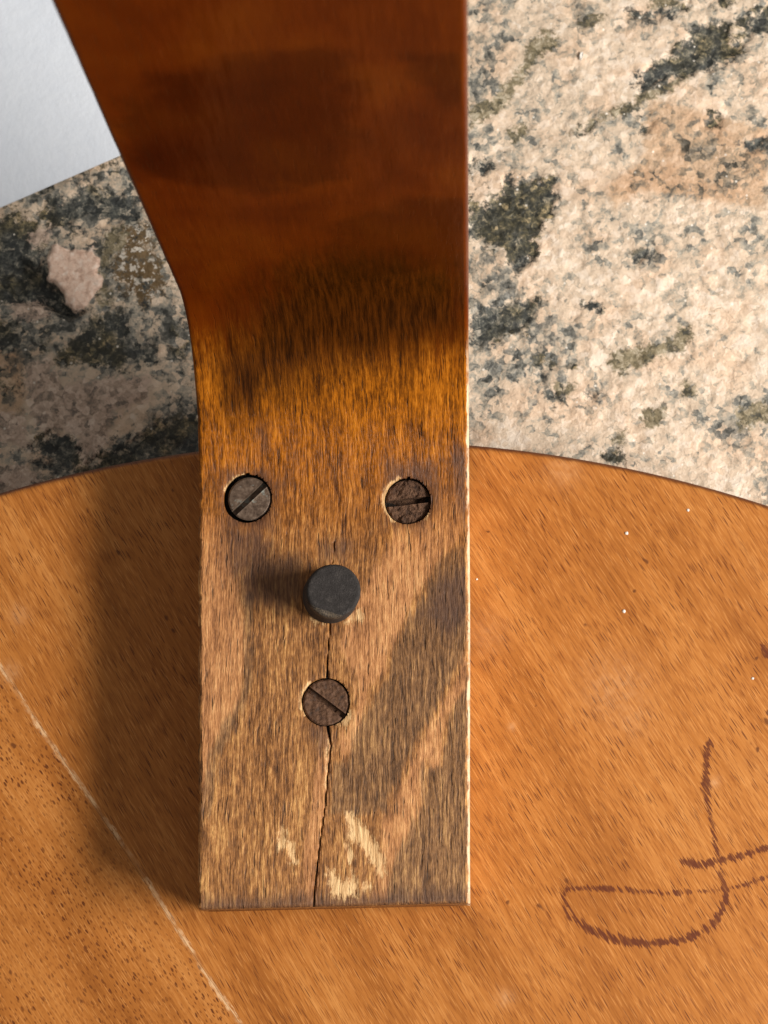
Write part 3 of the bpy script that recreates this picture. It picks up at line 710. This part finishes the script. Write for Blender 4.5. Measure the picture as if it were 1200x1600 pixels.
def rubber_mat():
    M = Mat('old_black_rubber'); P = M.mm()
    n = M.noise(P, 0.8, 4, 0.65); n2 = M.noise(P, 4.0, 3, 0.6)
    c = M.ramp(M.add(M.mul(n, 0.6), M.mul(n2, 0.4)), [(0.3, (0.016, 0.014, 0.013)), (0.55, (0.032, 0.028, 0.027)), (0.72, (0.075, 0.066, 0.06))])
    wear = M.ss(M.attr('wear'), 0.3, 0.9)
    c = M.mix(M.mul(wear, M.ss(n2, 0.35, 0.6)), c, (0.11, 0.085, 0.06))
    return M.out(c, 0.75, M.bump(M.add(n2, n), 0.5, 0.00022), 0.25)
def make_plug():
    c, tilt = leg_frame((516, 931)); h, r0, r1 = 8.6, 4.7, 4.5
    prof = [(r0, -0.6), (r0, 0.4), (r0, 2.0), ((r0 + r1) / 2, 4.5), (r1 + .05, 7.6), (r1 - 0.02, 8.2), (r1 - 0.18, 8.5), (r1 - 0.5, 8.6)] + [(r1 * q, 8.6 - 0.05 * (1 - q)) for q in np.linspace(0.85, 0.01, 14)]
    n = 64; a = np.linspace(0, 2 * math.pi, n, endpoint=False); P = np.array(prof)
    X = P[:, :1] * np.cos(a); Y = P[:, :1] * np.sin(a); Z = np.repeat(P[:, 1:], n, 1)
    rf = 1 + 0.02 * (fbm(np.cos(a) * 1.5 + 3, np.sin(a) * 1.5 + 7, 121, 3) - .5)
    X *= rf; Y *= rf
    Z = Z + np.where(Z > 8.0, 0.22 * (fbm(X * .5, Y * .5, 131, 4) - .5), 0)
    nick = sstep(-(Y + X * 0.35) - 3.2, 0, 1.2) * (Z > 7.5); Z = Z - 0.35 * nick * fbm(X * 1.2, Y * 1.2, 141, 3)
    X = X + 0.135 * np.clip(Z, 0, 9) ; Y = Y - 0.085 * np.clip(Z, 0, 9)     # the stop leans to the right
    wear = np.clip(nick + np.exp(-((Z - 8.35) / 0.15) ** 2) * 0.6, 0, 1)
    o = mesh_obj('rubber_stop', np.c_[X.ravel(), Y.ravel(), Z.ravel()], grid_faces(len(P), n, True), rubber_mat(), leg, {'wear': wear.ravel()})
    o.data.set_sharp_from_angle(angle=math.radians(60))
    o.location = Vector((c + OFF) * MM); o['label'] = 'short black rubber peg leaning slightly'
make_plug()

# tiny white specks of paint on the seat
Mp = Mat('white_paint'); white = Mp.out(Mp.ramp(Mp.noise(Mp.mm(), 3.0), [(0.3, (0.6, 0.56, 0.5)), (0.7, (0.8, 0.78, 0.74))]), 0.5)
random.seed(4)
spk = None
for (px, py, r) in [(979, 833, .32), (975, 955, .32), (1075, 797, .28), (745, 905, .2), (1176, 1060, .25)]:
    q = on_seat((px, py))
    if spk is None:
        bm = bmesh.new(); bmesh.ops.create_icosphere(bm, subdivisions=2, radius=1.0)
        for v in bm.verts: v.co += Vector([random.uniform(-.18, .18) for _ in range(3)]); v.co.z *= 0.5
        bmesh.ops.scale(bm, vec=(MM, MM, MM), verts=bm.verts)
        me = bpy.data.meshes.new('paint_speck'); bm.to_mesh(me); bm.free(); me.materials.append(white); spk = me
        me.polygons.foreach_set('use_smooth', np.ones(len(me.polygons), bool))
    o = bpy.data.objects.new('paint_speck', spk); COL.objects.link(o); o.parent = boards[0]
    o.scale = (r, r, r); o.rotation_euler = (0, 0, random.uniform(0, 6)); o.location = Vector((q[0] + OFF[0], q[1] + OFF[1], OFF[2] - 0.02)) * MM

# ------------------------------------------------------------------ paper
def make_paper():
    a, b = on_plane(0, 325, FLOOR + .3), on_plane(178, 247, FLOOR + .3)
    ex = (b - a) / np.linalg.norm(b - a); ey = np.array([-ex[1], ex[0]])
    corner = on_plane(262, 211, FLOOR + .3)
    nx, ny = 70, 90; u = np.linspace(-210, 0, nx); v = np.linspace(0, 297, ny)
    U, V = np.meshgrid(u, v)
    x = corner[0] + U * ex[0] + V * ey[0]; y = corner[1] + U * ex[1] + V * ey[1]
    z = 0.55 + 0.5 * fbm(U * .02 + 30, V * .02 + 30, 151, 3)
    x, y, z = x.ravel(), y.ravel(), z.ravel(); org = np.array([corner[0], corner[1], FLOOR])
    top = np.c_[x, y, FLOOR + z] - org; bot = top - np.array([0, 0, 0.32])
    f = grid_faces(ny, nx); n = len(top)
    bd = list(range(nx)) + [i * nx + nx - 1 for i in range(1, ny)] + [(ny - 1) * nx + j for j in range(nx - 2, -1, -1)] + [i * nx for i in range(ny - 2, 0, -1)]
    m = len(bd); side = np.array([[bd[i], n + bd[i], n + bd[(i + 1) % m], bd[(i + 1) % m]] for i in range(m)])
    M = Mat('textured_white_paper'); P = M.mm()
    n1 = M.noise(P, 0.5, 4, 0.6); n2 = M.noise(P, 0.05, 3)
    col = M.ramp(M.add(M.mul(n1, 0.5), M.mul(n2, 0.5)), [(0.35, (0.66, 0.715, 0.81)), (0.65, (0.71, 0.762, 0.85))])
    mat = M.out(col, 0.75, M.bump(M.add(M.noise(P, 0.9, 4, 0.65), M.mul(M.noise(P, 0.25, 2), 1.0)), 0.2, 0.0005), 0.3)
    o = mesh_obj('white_paper', np.r_[top, bot], np.r_[f, f[:, ::-1] + n, side], mat)
    o.data.set_sharp_from_angle(angle=math.radians(40))
    o.location = Vector(org * MM)
    o['label'] = 'plain white rough-textured sheet of paper lying on the granite'; o['category'] = 'paper'
make_paper()

# a small white splinter on the granite
def make_flake():
    c = on_floor((908, 88)); bm = bmesh.new()
    pts = [(-.35, -.9), (.2, -1.0), (.45, 0.3), (.3, 1.0), (-.25, .8), (-.45, -.1)]
    lo_ = [bm.verts.new((x, y, 0)) for x, y in pts]; hi = [bm.verts.new((x * .8 + .05, y * .85, .5 + .12 * ((i * 7) % 3))) for i, (x, y) in enumerate(pts)]
    bm.faces.new(lo_[::-1]); bm.faces.new(hi)
    for i in range(6): bm.faces.new([lo_[i], lo_[(i + 1) % 6], hi[(i + 1) % 6], hi[i]])
    bmesh.ops.scale(bm, vec=(MM, MM, MM), verts=bm.verts)
    me = bpy.data.meshes.new('flake'); bm.to_mesh(me); bm.free(); me.materials.append(white)
    o = bpy.data.objects.new('flake', me); COL.objects.link(o); o.location = (c[0] * MM, c[1] * MM, (FLOOR - .75) * MM); o.rotation_euler = (0, 0, -0.15)
    o['label'] = 'tiny white flake lying on the beige granite beside the leg'; o['category'] = 'flake'
make_flake()
